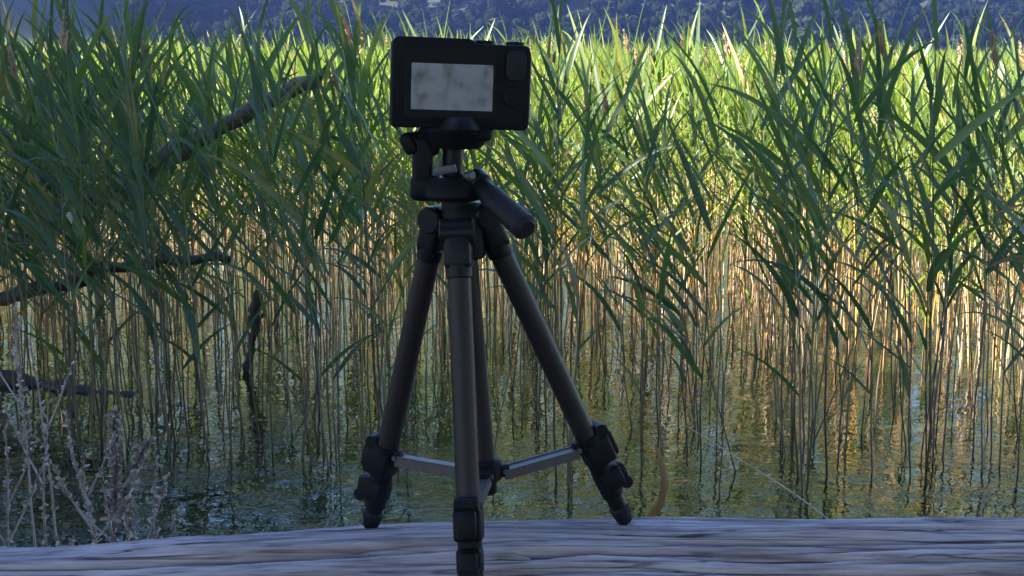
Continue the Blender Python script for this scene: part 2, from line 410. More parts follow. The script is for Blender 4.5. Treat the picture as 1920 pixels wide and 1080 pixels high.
for (cx, cp0, hl, hw, sl, dep) in cracks:
    u = (lx - cx) / hl
    m = np.where(np.abs(u) < 1)[0]
    for i in m:
        pc = cp0 + sl * (lx[i] - cx) + .010 * mnoise.noise((lx[i] * 14, cp0 * 9, 0))
        wd = hw * (1 - u[i] ** 2) / LOG_R + .0015
        dd = dep * (1 - u[i] ** 2) * np.exp(-((ph - pc) / wd) ** 2)
        V[i, :, 1] -= dd * np.cos(ph); V[i, :, 2] -= dd * np.sin(ph)
lf = grid_faces(len(lx), len(ph), True)
Vl = V.reshape(-1, 3)
me = bpy.data.meshes.new('driftwood_log')
n_, k_ = len(ph), len(lx)
off = np.array([0, LOG_Y, 1.12])
me.from_pydata((Vl - off).tolist(), [], lf.tolist() + [list(range(n_))[::-1], list(range((k_ - 1) * n_, k_ * n_))]); me.update()
logo = tag(link('driftwood_log', me, M['driftwood']), 'weathered grey driftwood log carrying the tripod', 'log'); logo.location = off
def log_z(x, y):
    """height of the log's surface"""
    i = int(np.argmin(np.abs(lx - x))); row = V[i, :190]
    return float(np.interp(y, row[::-1, 1], row[::-1, 2]))

# ------------------------------------------------------------------ tripod
M['tube_metal'] = plain('tube_metal', (.024, .017, .019), .45, metal=.1, bscale=300, var=.12, spec=.22)
M['plastic'] = plain('plastic', (.007, .007, .010), .5, bump=.25, bscale=900, var=.2, spec=.12)
M['satin_black'] = plain('satin_black', (.007, .007, .010), .42, bscale=300, var=.2, spec=.16)
M['grip_rubber'] = plain('grip_rubber', (.014, .014, .018), .55, bump=.5, bscale=700, var=.2, spec=.18)
M['channel_metal'] = plain('channel_metal', (.085, .066, .075), .5, metal=.4, bscale=120, var=.15)
M['bright_metal'] = plain('bright_metal', (.08, .08, .10), .45, metal=.4, bscale=120, var=.1)
Ttop = at(870, 396, 1.2); Tbot = at(914, 905, 1.2); ax = (Tbot - Ttop).normalized()
feet_xy = [at(694, 990, 1.265), at(1174, 968, 1.25), at(890, 1160, 1.10)]
hinges = [at(819, 414, 1.214), at(908, 408, 1.204), at(858, 440, 1.176)]
feet = []
for p in feet_xy:
    feet.append(Vector((p.x, p.y, log_z(p.x, p.y) + .001)))
tri = empty('tripod', (Tbot.x, 1.2, feet[0].z))
tag(tri, 'black collapsed tripod with mauve metal legs standing on the weathered log', 'tripod')
TO = tri.location.copy()
bm = bmesh.new(); bm_cyl(bm, Ttop + ax * .02, Tbot - ax * .012, .0082, n=24); col_o = fin('centre_column', bm, M['tube_metal'], tri, TO)
bm = bmesh.new(); bm_cyl(bm, Tbot - ax * .014, Tbot + ax * .010, .0088, .0075, 20, .0015); fin('end_cap', bm, M['plastic'], col_o, TO)
hub = at(911, 884, 1.2)
bm = bmesh.new(); bm_cyl(bm, hub - ax * .011, hub + ax * .008, .0135, n=24, bev=.002)
for f in feet:
    d = (f - hub); d.z = 0; d.normalize(); bm_rbox(bm, hub + d * .013, (.014, .011, .011), Matrix((d, Vector((-d.y, d.x, 0)), Vector((0, 0, 1)))).transposed(), .0015)
fin('brace_hub', bm, M['plastic'], tri, TO)
# shoulder
bm = bmesh.new(); bm_cyl(bm, Ttop + ax * .004, Ttop + ax * .040, .0165, .0150, 28, .002)
bm_cyl(bm, Ttop - ax * .006, Ttop + ax * .006, .0150, .0165, 28, .001)
for h in hinges:
    d = h - (Ttop + ax * .012); d.z = 0; L = d.length; d.normalize()
    Mx = Matrix((d, Vector((-d.y, d.x, 0)), Vector((0, 0, 1)))).transposed()
    bm_rbox(bm, Ttop + ax * .016 + d * L * .55, (L * .9, .013, .018), Mx, .002)
fin('shoulder', bm, M['plastic'], tri, TO)
LREF = ((feet[0] - hinges[0]).length + (feet[1] - hinges[1]).length) / 2
for i, (h, f) in enumerate(zip(hinges, feet)):
    a = (f - h).normalized(); L = (f - h).length
    out = Vector((f.x - hub.x, f.y - hub.y, 0)); out = (out - a * out.dot(a)).normalized()
    side = a.cross(out)
    Mx = Matrix((out, side, a)).transposed()
    LT = L; L = min(L, LREF * 1.0)       # the clamps sit the same way down every leg; a longer leg is pulled out further
    P = lambda t, o=0: h + a * (L * t) + out * o
    bm = bmesh.new(); bm_cyl(bm, P(.05), P(.74), .0098, n=26); leg = fin('leg', bm, M['tube_metal'], tri, TO)
    # hinge block at the top
    bm = bmesh.new()
    bm_rbox(bm, P(.035), (.0205, .0225, L * .12), Mx, .005, 3)
    bm_cyl(bm, P(.08), P(.118), .0113, .0110, 24, .001)
    bm_cyl(bm, h - side * .0145 - a * .002, h + side * .0145 - a * .002, .0115, n=22, bev=.0015)
    fin('hinge_block', bm, M['satin_black'], leg, TO)
    bm = bmesh.new(); d = (Ttop - h); d.z = 0; d.normalize()
    bm_rbox(bm, h + Vector((0, 0, .0115)) + d * .004, (.015, .014, .003), axes((0, 0, 1), d), .0008); fin('hinge_plate', bm, M['bright_metal'], leg, TO)
    # upper clamp
    bm = bmesh.new()
    bm_rbox(bm, P(.772, .0030), (.0250, .0230, L * .085), Mx, .003, 3)
    bm_rbox(bm, P(.768, .0162), (.009, .016, L * .08), Mx, .003, 2)
    bm_cyl(bm, P(.718, .012) - side * .010, P(.718, .012) + side * .010, .0066, n=18, bev=.001)
    fin('leg_clamp', bm, M['plastic'], leg, TO)
    # lower clamp
    bm = bmesh.new()
    bm_rbox(bm, P(.868, .0025), (.0225, .0205, L * .070), Mx, .003, 3)
    bm_cyl(bm, P(.80), P(.92), .0100, n=22)
    bm_rbox(bm, P(.872, .0148), (.009, .015, L * .065), Mx, .003, 2)
    bm_cyl(bm, P(.900, .0145) - side * .0085, P(.900, .0145) + side * .0085, .0058, n=18, bev=.001)
    fin('leg_clamp', bm, M['plastic'], leg, TO)
    bm = bmesh.new(); bm_cyl(bm, P(.91), h + a * (LT - .012), .0082, n=22); fin('lower_tube', bm, M['satin_black'], leg, TO)
    bm = bmesh.new(); bm_cyl(bm, h + a * (LT - .018), h + a * LT, .0098, .0072, 22, .002); fin('rubber_foot', bm, M['grip_rubber'], leg, TO)
    # brace: a channel bar from hub to leg with its pivots
    s0 = hub + Vector((out.x, out.y, 0)).normalized() * .015; s1 = P(.735, -.013)
    sa = (s1 - s0).normalized(); sx = Vector((0, 0, 1)).cross(sa).normalized(); sz = sa.cross(sx)
    Ms = Matrix((sa, sx, sz)).transposed(); sl = (s1 - s0).length; mid = (s0 + s1) / 2
    bm = bmesh.new()
    bm_rbox(bm, mid, (sl, .0125, .0014), Ms, 0); bm_rbox(bm, mid - sz * .0042 + sx * .0056, (sl, .0013, .0070), Ms, 0); bm_rbox(bm, mid - sz * .0042 - sx * .0056, (sl, .0013, .0070), Ms, 0)
    bm_rbox(bm, mid + sz * .0011 + sx * .0052, (sl * .96, .0014, .0012), Ms, 0)
    st = fin('brace', bm, M['channel_metal'], tri, TO, smooth=False)
    bm = bmesh.new()
    bm_cyl(bm, s0 - sx * .0078, s0 + sx * .0078, .0022, n=12); bm_cyl(bm, s1 - sx * .0078, s1 + sx * .0078, .0022, n=12)
    fin('pivot_pin', bm, M['bright_metal'], st, TO)
    bm = bmesh.new(); bm_rbox(bm, s1 + sa * .006, (.018, .011, .012), Ms, .002); bm_cyl(bm, P(.715), P(.745), .0122, n=24, bev=.001); fin('brace_bracket', bm, M['plastic'], leg, TO)
# pan head
X3 = Matrix.Identity(3)
tilt = Matrix.Rotation(R(2.5), 3, 'Y')
bm = bmesh.new(); bm_cyl(bm, at(860, 408, 1.2), at(858, 366, 1.2), .0135, .0140, 28, .001); fin('pan_neck', bm, M['satin_black'], tri, TO)
bm = bmesh.new()
bm_cyl(bm, at(846, 374, 1.2), at(846, 330, 1.2), .0270, .0255, 32, .004)
bm_rbox(bm, at(800, 350, 1.2), (.026, .034, .022), tilt, .006, 3)
bm_rbox(bm, at(880, 348, 1.195), (.030, .026, .018), tilt, .006, 3)
fin('pan_base', bm, M['plastic'], tri, TO)
bm = bmesh.new()
bm_rbox(bm, at(793, 312, 1.2), (.0165, .030, .052), tilt, .005, 3)
bm_rbox(bm, at(800, 268, 1.2), (.022, .026, .020), tilt, .005, 3)
fin('tilt_bracket', bm, M['plastic'], tri, TO)
bm = bmesh.new(); bm_cyl(bm, at(848, 334, 1.2), at(850, 270, 1.2), .0085, .0085, 20, .001); fin('tilt_post', bm, M['satin_black'], tri, TO)
bm = bmesh.new(); bm_rbox(bm, at(834, 319, 1.186), (.019, .004, .007), Matrix.Rotation(R(-12), 3, 'Y'), .001); fin('post_plate', bm, M['bright_metal'], tri, TO)
bm = bmesh.new(); bm_cyl(bm, at(876, 331, 1.186), at(886, 329, 1.180), .0045, .004, 16, .001); fin('tension_screw', bm, M['bright_metal'], tri, TO)
# platform
Mp = Matrix.Rotation(R(2.0), 3, 'Y')
bm = bmesh.new()
pc = at(852, 256, 1.196)
bm_cyl(bm, pc - Mp @ Vector((0, 0, .009)), pc + Mp @ Vector((0, 0, .0075)), .0245, .0300, 40, .003)
bm_rbox(bm, pc + Vector((.006, .0, .003)), (.050, .044, .010), Mp, .004, 3)
plat = fin('platform', bm, M['plastic'], tri, TO)
bm = bmesh.new(); lc = at(862, 233, 1.168)
bm_cyl(bm, lc + Vector((0, 0, -.008)), lc + Vector((0, 0, .0055)), .0165, .0140, 30, .004); fin('release_knob', bm, M['satin_black'], plat, TO)
bm = bmesh.new()
bm_cyl(bm, at(796, 258, 1.2), at(768, 266, 1.19), .0065, .0075, 16, .002)
bm_rbox(bm, at(766, 269, 1.188), (.011, .012, .018), Matrix.Rotation(R(-25), 3, 'Y'), .004, 3)
fin('tilt_lock', bm, M['plastic'], tri, TO)
# pan handle, pointing back towards the photographer and down
h0 = at(892, 342, 1.195); h1 = at(984, 426, 1.135); hd = (h1 - h0).normalized(); hl = (h1 - h0).length
bm = bmesh.new(); bm_cyl(bm, h0, h0 + hd * .030, .0095, .0085, 22, .001)
bm_cyl(bm, h0 - hd * .004, h0 + hd * .010, .0120, .0115, 22, .002); hn = fin('pan_handle', bm, M['satin_black'], tri, TO)
bm = bmesh.new(); bm_cyl(bm, h0 + hd * .020, h0 + hd * (hl + .004), .0098, .0108, 26, .0040); fin('grip', bm, M['grip_rubber'], hn, TO)

# ------------------------------------------------------------------ compact camera on the tripod
M['camera_body'] = plain('camera_body', (.006, .006, .010), .5, bump=.3, bscale=1200, var=.15, spec=.12)
M['camera_glossy'] = plain('camera_glossy', (.005, .005, .009), .4, bscale=100, var=.1, spec=.12)
M['camera_trim'] = plain('camera_trim', (.22, .22, .25), .4, metal=.3, bscale=300, var=.1)
def screen_material():
    t = NT('screen_picture'); tc = t.n('ShaderNodeTexCoord')
    mp = t.n('ShaderNodeMapping'); mp.inputs['Rotation'].default_value = (0, R(-35), 0); mp.inputs['Scale'].default_value = (220, 1, 60); t.l(tc.outputs['Object'], mp.inputs[0])
    n1 = t.n('ShaderNodeTexNoise', Scale=1.0, Detail=4.0); t.l(mp.outputs[0], n1.inputs['Vector'])
    n2 = t.n('ShaderNodeTexNoise', Scale=75.0, Detail=4.0); t.l(tc.outputs['Object'], n2.inputs['Vector'])
    v = t.math('ADD', t.math('MULTIPLY', n1.outputs[0], .3), t.math('MULTIPLY', n2.outputs[0], .7))
    c = t.ramp(v, [(.36, (.02, .03, .045)), (.45, (.08, .115, .16)), (.52, (.105, .15, .22)), (.66, (.125, .17, .24))])
    p = t.n('ShaderNodeBsdfPrincipled', Roughness=.25); p.inputs['Base Color'].default_value = (.01, .01, .012, 1)
    t.l(c, p.inputs['Emission Color']); p.inputs['Emission Strength'].default_value = .06
    t.l(p.outputs[0], t.out.inputs[0]); return t.m
M['screen'] = screen_material()
bc = at(859, 160, 1.2)
camroot = empty('compact_camera', bc + Vector((0, 0, -.035)))
camroot.rotation_euler = (R(-1), R(2.0), R(7))
tag(camroot, 'black compact camera with a lit rear screen mounted on the tripod', 'camera')
def plate(name, outline, y0, y1, mat, parent, bev=.0012, seg=2):
    """outline in x,z extruded in y with softened edges"""
    bm = bmesh.new()
    lo = [bm.verts.new((x, y0, z)) for x, z in outline]; hi = [bm.verts.new((x, y1, z)) for x, z in outline]
    bm.faces.new(lo); bm.faces.new(hi[::-1]); n = len(outline)
    for i in range(n): bm.faces.new((lo[i], hi[i], hi[(i + 1) % n], lo[(i + 1) % n]))
    bmesh.ops.recalc_face_normals(bm, faces=bm.faces)
    if bev: bmesh.ops.bevel(bm, geom=list(bm.edges), offset=bev, segments=seg, profile=.5, affect='EDGES', clamp_overlap=True)
    return fin(name, bm, mat, parent)
def rrect(x0, x1, z0, z1, r, k=4):
    o = []
    for cx, cz, a in ((x1 - r, z1 - r, 0), (x0 + r, z1 - r, 90), (x0 + r, z0 + r, 180), (x1 - r, z0 + r, 270)):
        for i in range(k + 1):
            w = R(a + 90 * i / k); o.append((cx + r * math.cos(w), cz + r * math.sin(w)))
    return o
mm = .001
body = plate('body', [(x * mm, z * mm) for x, z in [(-56, 2), (-54.5, 0), (53, 0), (56, 4), (56.3, 62), (55, 67), (52, 68.5), (13, 68.5), (9, 71), (7, 72.5), (-52, 72.8), (-55.5, 70), (-56.3, 64)]], -.016, .018, M['camera_body'], camroot, .0022, 3)
plate('screen_panel', rrect(-.0455, .0285, .008, .064, .002), -.0172, -.0150, M['camera_glossy'], camroot, .0003, 1)
plate('screen', rrect(-.0405, .0255, .0150, .0520, .0006, 2), -.0180, -.0170, M['screen'], camroot, 0)
plate('thumb_rest', rrect(.036, .052, .040, .064, .005), -.0195, -.0150, M['grip_rubber'], camroot, .0015)
plate('side_cover', rrect(.0548, .0572, .010, .060, .0010), -.013, .012, M['camera_trim'], camroot, .0003, 1)
def knob(name, c, d, r, hgt, mat, bev=.0006):
    bm = bmesh.new(); c = Vector(c) * mm; d = Vector(d); bm_cyl(bm, c, c + d * hgt * mm, r * mm, r * mm, 28, bev); return fin(name, bm, mat, camroot)
knob('mode_dial', (20, 2, 68), (0, 0, 1), 7.6, 4.0, M['camera_body']); knob('zoom_dial', (45, 2, 68), (0, 0, 1), 7.8, 3.6, M['camera_body'])
knob('shutter_button', (45, 2, 71.4), (0, 0, 1), 3.6, 1.2, M['camera_trim'], .0003)
knob('control_wheel', (42, -15.5, 27), (0, -1, 0), 8.2, 2.2, M['camera_glossy']); knob('set_button', (42, -17.4, 27), (0, -1, 0), 3.4, 1.0, M['camera_body'], .0003)
for x, z in ((34.5, 13), (49, 13), (34.5, 40)): knob('button', (x, -15.6, z), (0, -1, 0), 2.2, 1.1, M['camera_glossy'], .0003)
for x in (-56.4, 56.4): 
    bm = bmesh.new(); bm_rbox(bm, (x * mm, 0, .058), (.003, .006, .008), None, .0008); fin('strap_lug', bm, M['camera_trim'], camroot)
knob('lens_ring', (-8, 17, 36), (0, 1, 0), 27, 6, M['camera_body']); knob('lens_barrel', (-8, 22, 36), (0, 1, 0), 22, 20, M['camera_glossy'])
knob('lens_glass', (-8, 41, 36), (0, 1, 0), 15, 1.6, M['camera_glossy'], .0004)

# ------------------------------------------------------------------ reeds
def leaf_arrays(L, W, el0, droop, twist, roll, segs, cols):
    """one blade: base at the origin, heading along +X at elevation el0 and bending down"""
    V = []; p = np.zeros(3); el = el0
    for i in range(segs + 1):
        s = i / segs
        w = W * .5 * (min(1, (s + .05) / .25) ** .7) * ((1 - s) ** .72) + .0004
        t = np.array([math.cos(el), 0, math.sin(el)]); nrm = np.array([-math.sin(el), 0, math.cos(el)]); sd = np.array([0, 1., 0])
        rr = roll + twist * s
        side = sd * math.cos(rr) + nrm * math.sin(rr); up = nrm * math.cos(rr) - sd * math.sin(rr)
        if cols == 3: V += [p - side * w + up * w * .28, p.copy(), p + side * w + up * w * .28]
        else: V += [p - side * w, p + side * w]
        el = el0 - droop * ((i + 1) / segs) ** 1.6
        p = p + t * (L / segs)
    return np.array(V), grid_faces(segs + 1, cols)

leaf_meshes = []
for k in range(22):
    a = leaf_arrays(.46, .031 + .012 * random.random(), R(random.uniform(54, 68)), random.choice([.04, .1, .16, .25, .35, .5, .7, 1.0, 1.5]), random.uniform(-.8, .8), random.uniform(-1.2, 1.2), 7, 3)
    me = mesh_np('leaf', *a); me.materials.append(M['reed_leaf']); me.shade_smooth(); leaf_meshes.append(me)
dead_meshes = []
for k in range(3):
    a = leaf_arrays(.42, .024, R(30), 2.0 + .4 * k, .6, .5, 8, 3)
    me = mesh_np('leaf', *a); me.materials.append(M['dead_leaf']); me.shade_smooth(); dead_meshes.append(me)

def stem_pts(H, bend, baz, segs):
    return [Vector((math.cos(baz) * bend * (i / segs) ** 2 + .006 * math.sin(i * 2.1), math.sin(baz) * bend * (i / segs) ** 2 + .006 * math.cos(i * 1.7), -.2 + (H + .2) * i / segs)) for i in range(segs + 1)]
def plume_arrays(top, az, L, n):
    """a nodding feathery seed head"""
    V = []; Fq = []
    for k in range(n):
        s = random.random(); ang = random.uniform(-.5, .5) + az
        d = Vector((math.cos(ang) * .35, math.sin(ang) * .35, 1.0)).normalized()
        o = Vector(top) + Vector((math.cos(az) * .25, math.sin(az) * .25, 1)) * (s * L * .75)
        e = o + (d + Vector((random.uniform(-.35, .35), random.uniform(-.35, .35), 0)) ) * L * .22 * (1.15 - s)
        q = Vector((random.uniform(-1, 1), random.uniform(-1, 1), 0)).normalized() * .0055
        b = len(V); V += [tuple(o - q * .5), tuple(o + q * .5), tuple(e + q), tuple(e - q)]; Fq.append((b, b + 1, b + 2, b + 3))
    return np.array(V), np.array(Fq)

def reed_plan(kind, bed=False):
    """heights, directions and shapes for one kind of reed, unit height 2 m"""
    H = 2.0; bend = random.uniform(.02, .16); baz = random.uniform(0, 6.28)
    pts = stem_pts(H * .93, bend, baz, 9)
    leaves = []; n = random.randint(8, 11) + (2 if kind == 'low' else 0); z0 = random.uniform(.34, .48) * H if kind != 'low' else random.uniform(.2, .27) * H
    sidebase = math.pi + random.uniform(-.35, .35)          # the wind has combed most blades one way
    for i in range(n):
        f = i / (n - 1); z = z0 + (H * .93 - z0) * f ** .93
        u = (z + .2) / (H * .93 + .2) * 9; k0 = min(8, int(u)); p = pts[k0].lerp(pts[k0 + 1], u - k0)
        az = sidebase + (random.gauss(0, .45) if random.random() < .72 else math.pi + random.gauss(0, .5))
        if f > .93: steep = .40
        elif f > .6: steep = random.uniform(-.05, .25)
        else: steep = random.uniform(-.35, .12)
        sc = (.72 + .5 * math.sin(math.pi * (.15 + .7 * f))) * random.uniform(.6, 1.18)
        leaves.append((p, az, steep, sc, random.randrange(22)))
    return pts, leaves

def make_reed(kind, plume=False, dead=False):
    pts, leaves = reed_plan(kind)
    e = empty('reed', (0, 0, 0))
    V, Fc = tube_arrays(pts, [.0052 - .0033 * i / 9 for i in range(10)], 6)
    me = mesh_np('stem', V, Fc); me.materials.append(M['near_stem_shade']); me.shade_smooth()
    link('stem', me, None, e)
    for (p, az, steep, sc, k) in leaves:
        o = bpy.data.objects.new('leaf', leaf_meshes[k]); COL.objects.link(o); o.parent = e
        o.location = p; o.rotation_euler = (0, -steep, az); o.scale = (sc, sc ** .5, sc)
    if dead:
        for q in range(2):
            o = bpy.data.objects.new('leaf', dead_meshes[q]); COL.objects.link(o); o.parent = e
            o.location = pts[6 - q]; o.rotation_euler = (0, 0, random.uniform(-.6, .6)); o['label'] = 'withered orange hanging leaf'
    if plume:
        me = mesh_np('seed_plume', *plume_arrays(pts[-1], random.uniform(2.4, 4.0), .24, 110)); me.materials.append(M['plume']); tag(link('seed_plume', me, None, e), kind='stuff')
    return e
def copy_tree(o, parent=None):
    c = o.copy(); COL.objects.link(c); c.parent = parent
    for ch in list(o.children): copy_tree(ch, c)
    return c
protos = {'plain': [make_reed('x') for _ in range(11)], 'low': [make_reed('low') for _ in range(7)],
          'plume': [make_reed('x', plume=True) for _ in range(5)], 'dead': [make_reed('x', dead=True) for _ in range(2)]}
used = set()
def place(x, y):
    p = 960 + x / (y * 1.01 + .2) * F
    return 0 if p < 440 else 1 if p < 1090 else 2 if p < 1650 else 3
SHADE = ['among the dead limbs of the fallen tree', 'behind the tripod', 'beyond the pale leaning straw', 'near the reed with withered leaves']
FRONT = ['beyond the fallen tree', 'far behind the tripod', 'beyond the pale straw', 'beyond the withered reed']
def reed_label(which, h, x, y):
    k = place(x, y)
    if which == 'front': return 'reed at the sunlit front edge of the bed ' + FRONT[k]
    if which == 'plumefront': return 'reed with pale feathery plume above the sunlit bed ' + FRONT[k]
    if which == 'dead': return 'shaded reed with withered orange leaves hanging from its stem'
    if which == 'plume': return 'shaded reed with feathery brown seed plume ' + SHADE[k]
    if which == 'low': return 'shaded reed leafy almost down to the water ' + SHADE[k]
    return ('tall shaded reed rising above the bed ' if h > 1.95 else 'shorter shaded dark green reed ') + SHADE[k]
spots = []
def reed(x, y, h, which='plain', rz=None, lean=.05, label=None):
    pr = random.choice(protos[which])
    if id(pr) not in used: used.add(id(pr)); e = pr
    else: e = copy_tree(pr)
    s = h / 2.0
    e.location = (x, y, 0); e.scale = (s, s, s)
    e.rotation_euler = (random.gauss(0, lean), random.gauss(-.02, lean), random.uniform(-.9, .9) if rz is None else rz)
    lab = reed_label(label or which, h, x, y)
    tag(e, lab, 'reed', lab.replace('reed ', 'reeds ', 1)); spots.append((x, y))
    return e
def px_x(px, y): return (px - 960) / F * (y * 1.01 + .2)
def free(x, y, d):
    return all((x - a) ** 2 + (y - b) ** 2 > d * d for a, b in spots)
zones = [(-160, 0, 6.6, 8.6, 12, 1.86, 2.14), (0, 250, 6.5, 8.5, 34, 1.86, 2.14), (250, 430, 6.4, 8.4, 19, 1.8, 2.15), (430, 730, 6.4, 8.0, 21, 1.75, 2.15), (730, 980, 7.0, 8.0, 5, 1.45, 1.7),
         (1000, 1075, 6.2, 7.6, 7, 1.6, 2.0), (1170, 1250, 6.3, 7.4, 4, 1.4, 1.75), (1280, 1340, 6.3, 7.6, 4, 1.4, 1.8), (1440, 1580, 6.15, 7.6, 15, 1.55, 2.1), (1600, 1690, 6.3, 7.8, 3, 1.5, 1.9), (1690, 1770, 6.15, 7.6, 9, 1.6, 2.05), (1800, 1930, 6.3, 7.8, 9, 1.55, 2.0), (1930, 2080, 6.2, 8.0, 8, 1.7, 2.1)]
# a few that stand out in the photograph
reed(px_x(1040, 6.3), 6.3, 2.2, 'plain', .3, .02); reed(px_x(1310, 6.6), 6.6, 2.0, 'low', -.2, .03); reed(px_x(1500, 6.15), 6.15, 2.12, 'low', .1, .03)
reed(px_x(1545, 6.4), 6.4, 2.25, 'plain', 0, .03); reed(px_x(1735, 6.3), 6.3, 2.08, 'plain', 2.6, .03); reed(px_x(1835, 6.5), 6.5, 2.0, 'dead', 0, .02)
reed(px_x(1200, 6.5), 6.5, 1.7, 'low', .5, .03); reed(px_x(330, 7.0), 7.0, 2.15, 'plain', .2, .03); reed(px_x(620, 6.9), 6.9, 2.2, 'plain', .2, .03)
for (a, b, y0, y1, n, h0_, h1_) in zones:
    k = 0; tries = 0
    while k < n and tries < 400:
        tries += 1
        y = random.uniform(y0, y1); x = px_x(random.uniform(a, b), y)
        if not free(x, y, .07): continue
        w = random.random()
        reed(x, y, random.uniform(h0_, h1_), 'plume' if w < .07 else 'low' if w < (.6 if b < 440 else .5) else 'dead' if w < (0 if b < 1600 else .52) else 'plain'); k += 1
for (px, py, y) in [(128, 398, 6.55), (676, 392, 6.7)]:
    w = at(px, py, y); e = reed(w.x, y, 2.05, 'plain', .2, .0)
    e['label'] = 'shaded reed holding a small pale torn leaf ' + SHADE[place(w.x, y)]; del e['group']
    me = mesh_np('leaf', *leaf_arrays(.055, .034, R(-70), .5, .4, 1.2, 5, 3)); me.materials.append(M['pale_leaf'])
    o = link('leaf', me, None, e); o['label'] = 'small pale torn leaf'
    o.matrix_basis = Matrix.LocRotScale(e.location, e.rotation_euler, e.scale).inverted() @ Matrix.Translation(w)
def bed_front(x): return 8.65 + .28 * math.sin(x * 1.7) + .2 * math.sin(x * 4.1 + 1) - .22 * max(0, x - .8)
for k in range(46):
    for _ in range(20):
        x = random.uniform(-3.6, 3.8); y = bed_front(x) - .05 + random.uniform(0, .45)
        if free(x, y, .09): break
    reed(x, y, random.uniform(1.65, 1.95), 'plain', label='front')
for px in (150, 190, 385, 440, 715, 895, 1075, 1180, 1190, 1225, 1298, 1362, 1478, 1600, 1650, 1665, 1745, 1800, 1885):
    y = random.uniform(9.2, 11.5); reed(px_x(px, y), y, random.uniform(1.85, 2.02), 'plume', label='plumefront')
for lst in protos.values():
    for e in lst:
        if id(e) not in used:
            for ch in list(e.children): bpy.data.objects.remove(ch)
            bpy.data.objects.remove(e)

# bare brown stalks standing in the shallows
stalk_meshes = []
for k in range(5):
    b = random.uniform(0, 6.28); pts = [Vector((math.cos(b) * .10 * (i / 6) ** 2 + .006 * math.sin(i * 2 + k), math.sin(b) * .1 * (i / 6) ** 2, -.15 + 1.15 * i / 6)) for i in range(7)]
    V_, F_ = tube_arrays(pts, [.0042 - .0004 * i for i in range(7)], 5)
    me = mesh_np('reed_stalk', V_, F_); me.materials.append(M['dead_stalk']); me.shade_smooth(); stalk_meshes.append(me)
for k in range(50):
    y = random.uniform(5.95, 8.3); px = random.choice([random.uniform(-40, 1960), random.uniform(1000, 1960), random.gauss(520, 180)])
    x = px_x(px, y)
    if not free(x, y, .04): continue
    o = bpy.data.objects.new('reed_stalk', random.choice(stalk_meshes)); COL.objects.link(o)
    o.location = (x, y, 0); s = random.uniform(.55, 1.3); o.scale = (1, 1, s); ln = .5 if random.random() < .14 else .06; o.rotation_euler = (random.gauss(0, ln * .5), random.gauss(0, ln), random.uniform(0, 6.28))
    lab = 'thin bare leafless brown reed stalk ' + SHADE[place(x, y)]; tag(o, lab, 'stalk', lab.replace('stalk', 'stalks')); spots.append((x, y))

# the reed bed beyond, one mass
def bed_proto(plume):
    Vs_, Fs_, isleaf = [], [], []; b = 0
    pts, leaves = reed_plan(random.choice(['x', 'x', 'low']))
    V_, F_ = tube_arrays(pts[::3], [.0062, .0052, .0042, .0026], 3)
    Vs_.append(np.array(V_)); Fs_.append(np.array(F_)); isleaf.append(np.zeros(len(F_), int)); b += len(V_)
    for (p, az, steep, sc, k) in leaves:
        V_, F_ = leaf_arrays(.40 * sc, .026, R(57) + steep, random.choice([.1, .2, .4, .8]), random.uniform(-1, 1), random.uniform(-1.2, 1.2), 4, 2)
        c, s = math.cos(az), math.sin(az); V_ = V_ @ np.array([[c, s, 0], [-s, c, 0], [0, 0, 1]]) + np.array(p)
        Vs_.append(V_); Fs_.append(F_ + b); isleaf.append(np.ones(len(F_), int)); b += len(V_)
    if plume:
        V_, F_ = plume_arrays(pts[-1], random.uniform(2.5, 3.7), .2, 26); Vs_.append(V_); Fs_.append(F_ + b); isleaf.append(np.full(len(F_), 2)); b += len(V_)
    return np.concatenate(Vs_), np.concatenate(Fs_), np.concatenate(isleaf)
bp = [bed_proto(False) for _ in range(15)] + [bed_proto(True) for _ in range(3)]
AV, AF, AM, AT = [], [], [], []; b = 0
def bed_strip(y0, y1, dens, fat):
    global b
    w = lambda y: y * .375 + 1.6
    n = int(dens * (y1 - y0) * (w(y0) + w(y1)))
    for _ in range(n):
        y = random.uniform(y0, y1); x = random.uniform(-1, 1) * w(y)
        if y < bed_front(x) + .25: continue
        i = random.randrange(18); V_, F_, m_ = bp[i]
        if i >= 15 and random.random() < .45: i = 0; V_, F_, m_ = bp[0]
        hx = .06 * math.sin(x * .35 + 1) * 1 - .22 * x / y
        h = (random.gauss(1.62, .13) + hx + .07 * math.sin(x * 1.9 + y * .8) * math.sin(y * 1.1) + (random.uniform(.02, .16) if i >= 15 else 0) + (.22 if random.random() < .01 else 0)) / 2.0
        a = random.uniform(-1.2, 1.2); c, s = math.cos(a), math.sin(a); lx_, ly_ = random.gauss(-.02, .06), random.gauss(0, .06)
        Q = V_ @ np.array([[c, s, 0], [-s, c, 0], [0, 0, 1]]); Q = Q * np.array([h * fat, h * fat, h])
        Q[:, 0] += Q[:, 2] * lx_ + x; Q[:, 1] += Q[:, 2] * ly_ + y
        AV.append(Q); AF.append(F_ + b); AM.append(m_); AT.append(np.full(len(Q), random.random())); b += len(Q)
bed_strip(7.8, 14, 30, 1.0); bed_strip(14, 24, 15, 1.05); bed_strip(24, 44, 5.5, 1.2); bed_strip(44, 85, 1.6, 1.6)
me = mesh_np('reed_bed', np.concatenate(AV), np.concatenate(AF)); attr(me, 'tone', np.concatenate(AT))
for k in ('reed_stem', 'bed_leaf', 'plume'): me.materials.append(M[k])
me.polygons.foreach_set('material_index', np.concatenate(AM).astype(np.int32)); me.update()
tag(link('reed_bed', me, None, smooth=False), 'dense sunlit yellow-green reed bed stretching back to the hillside', 'reed bed', kind='stuff')

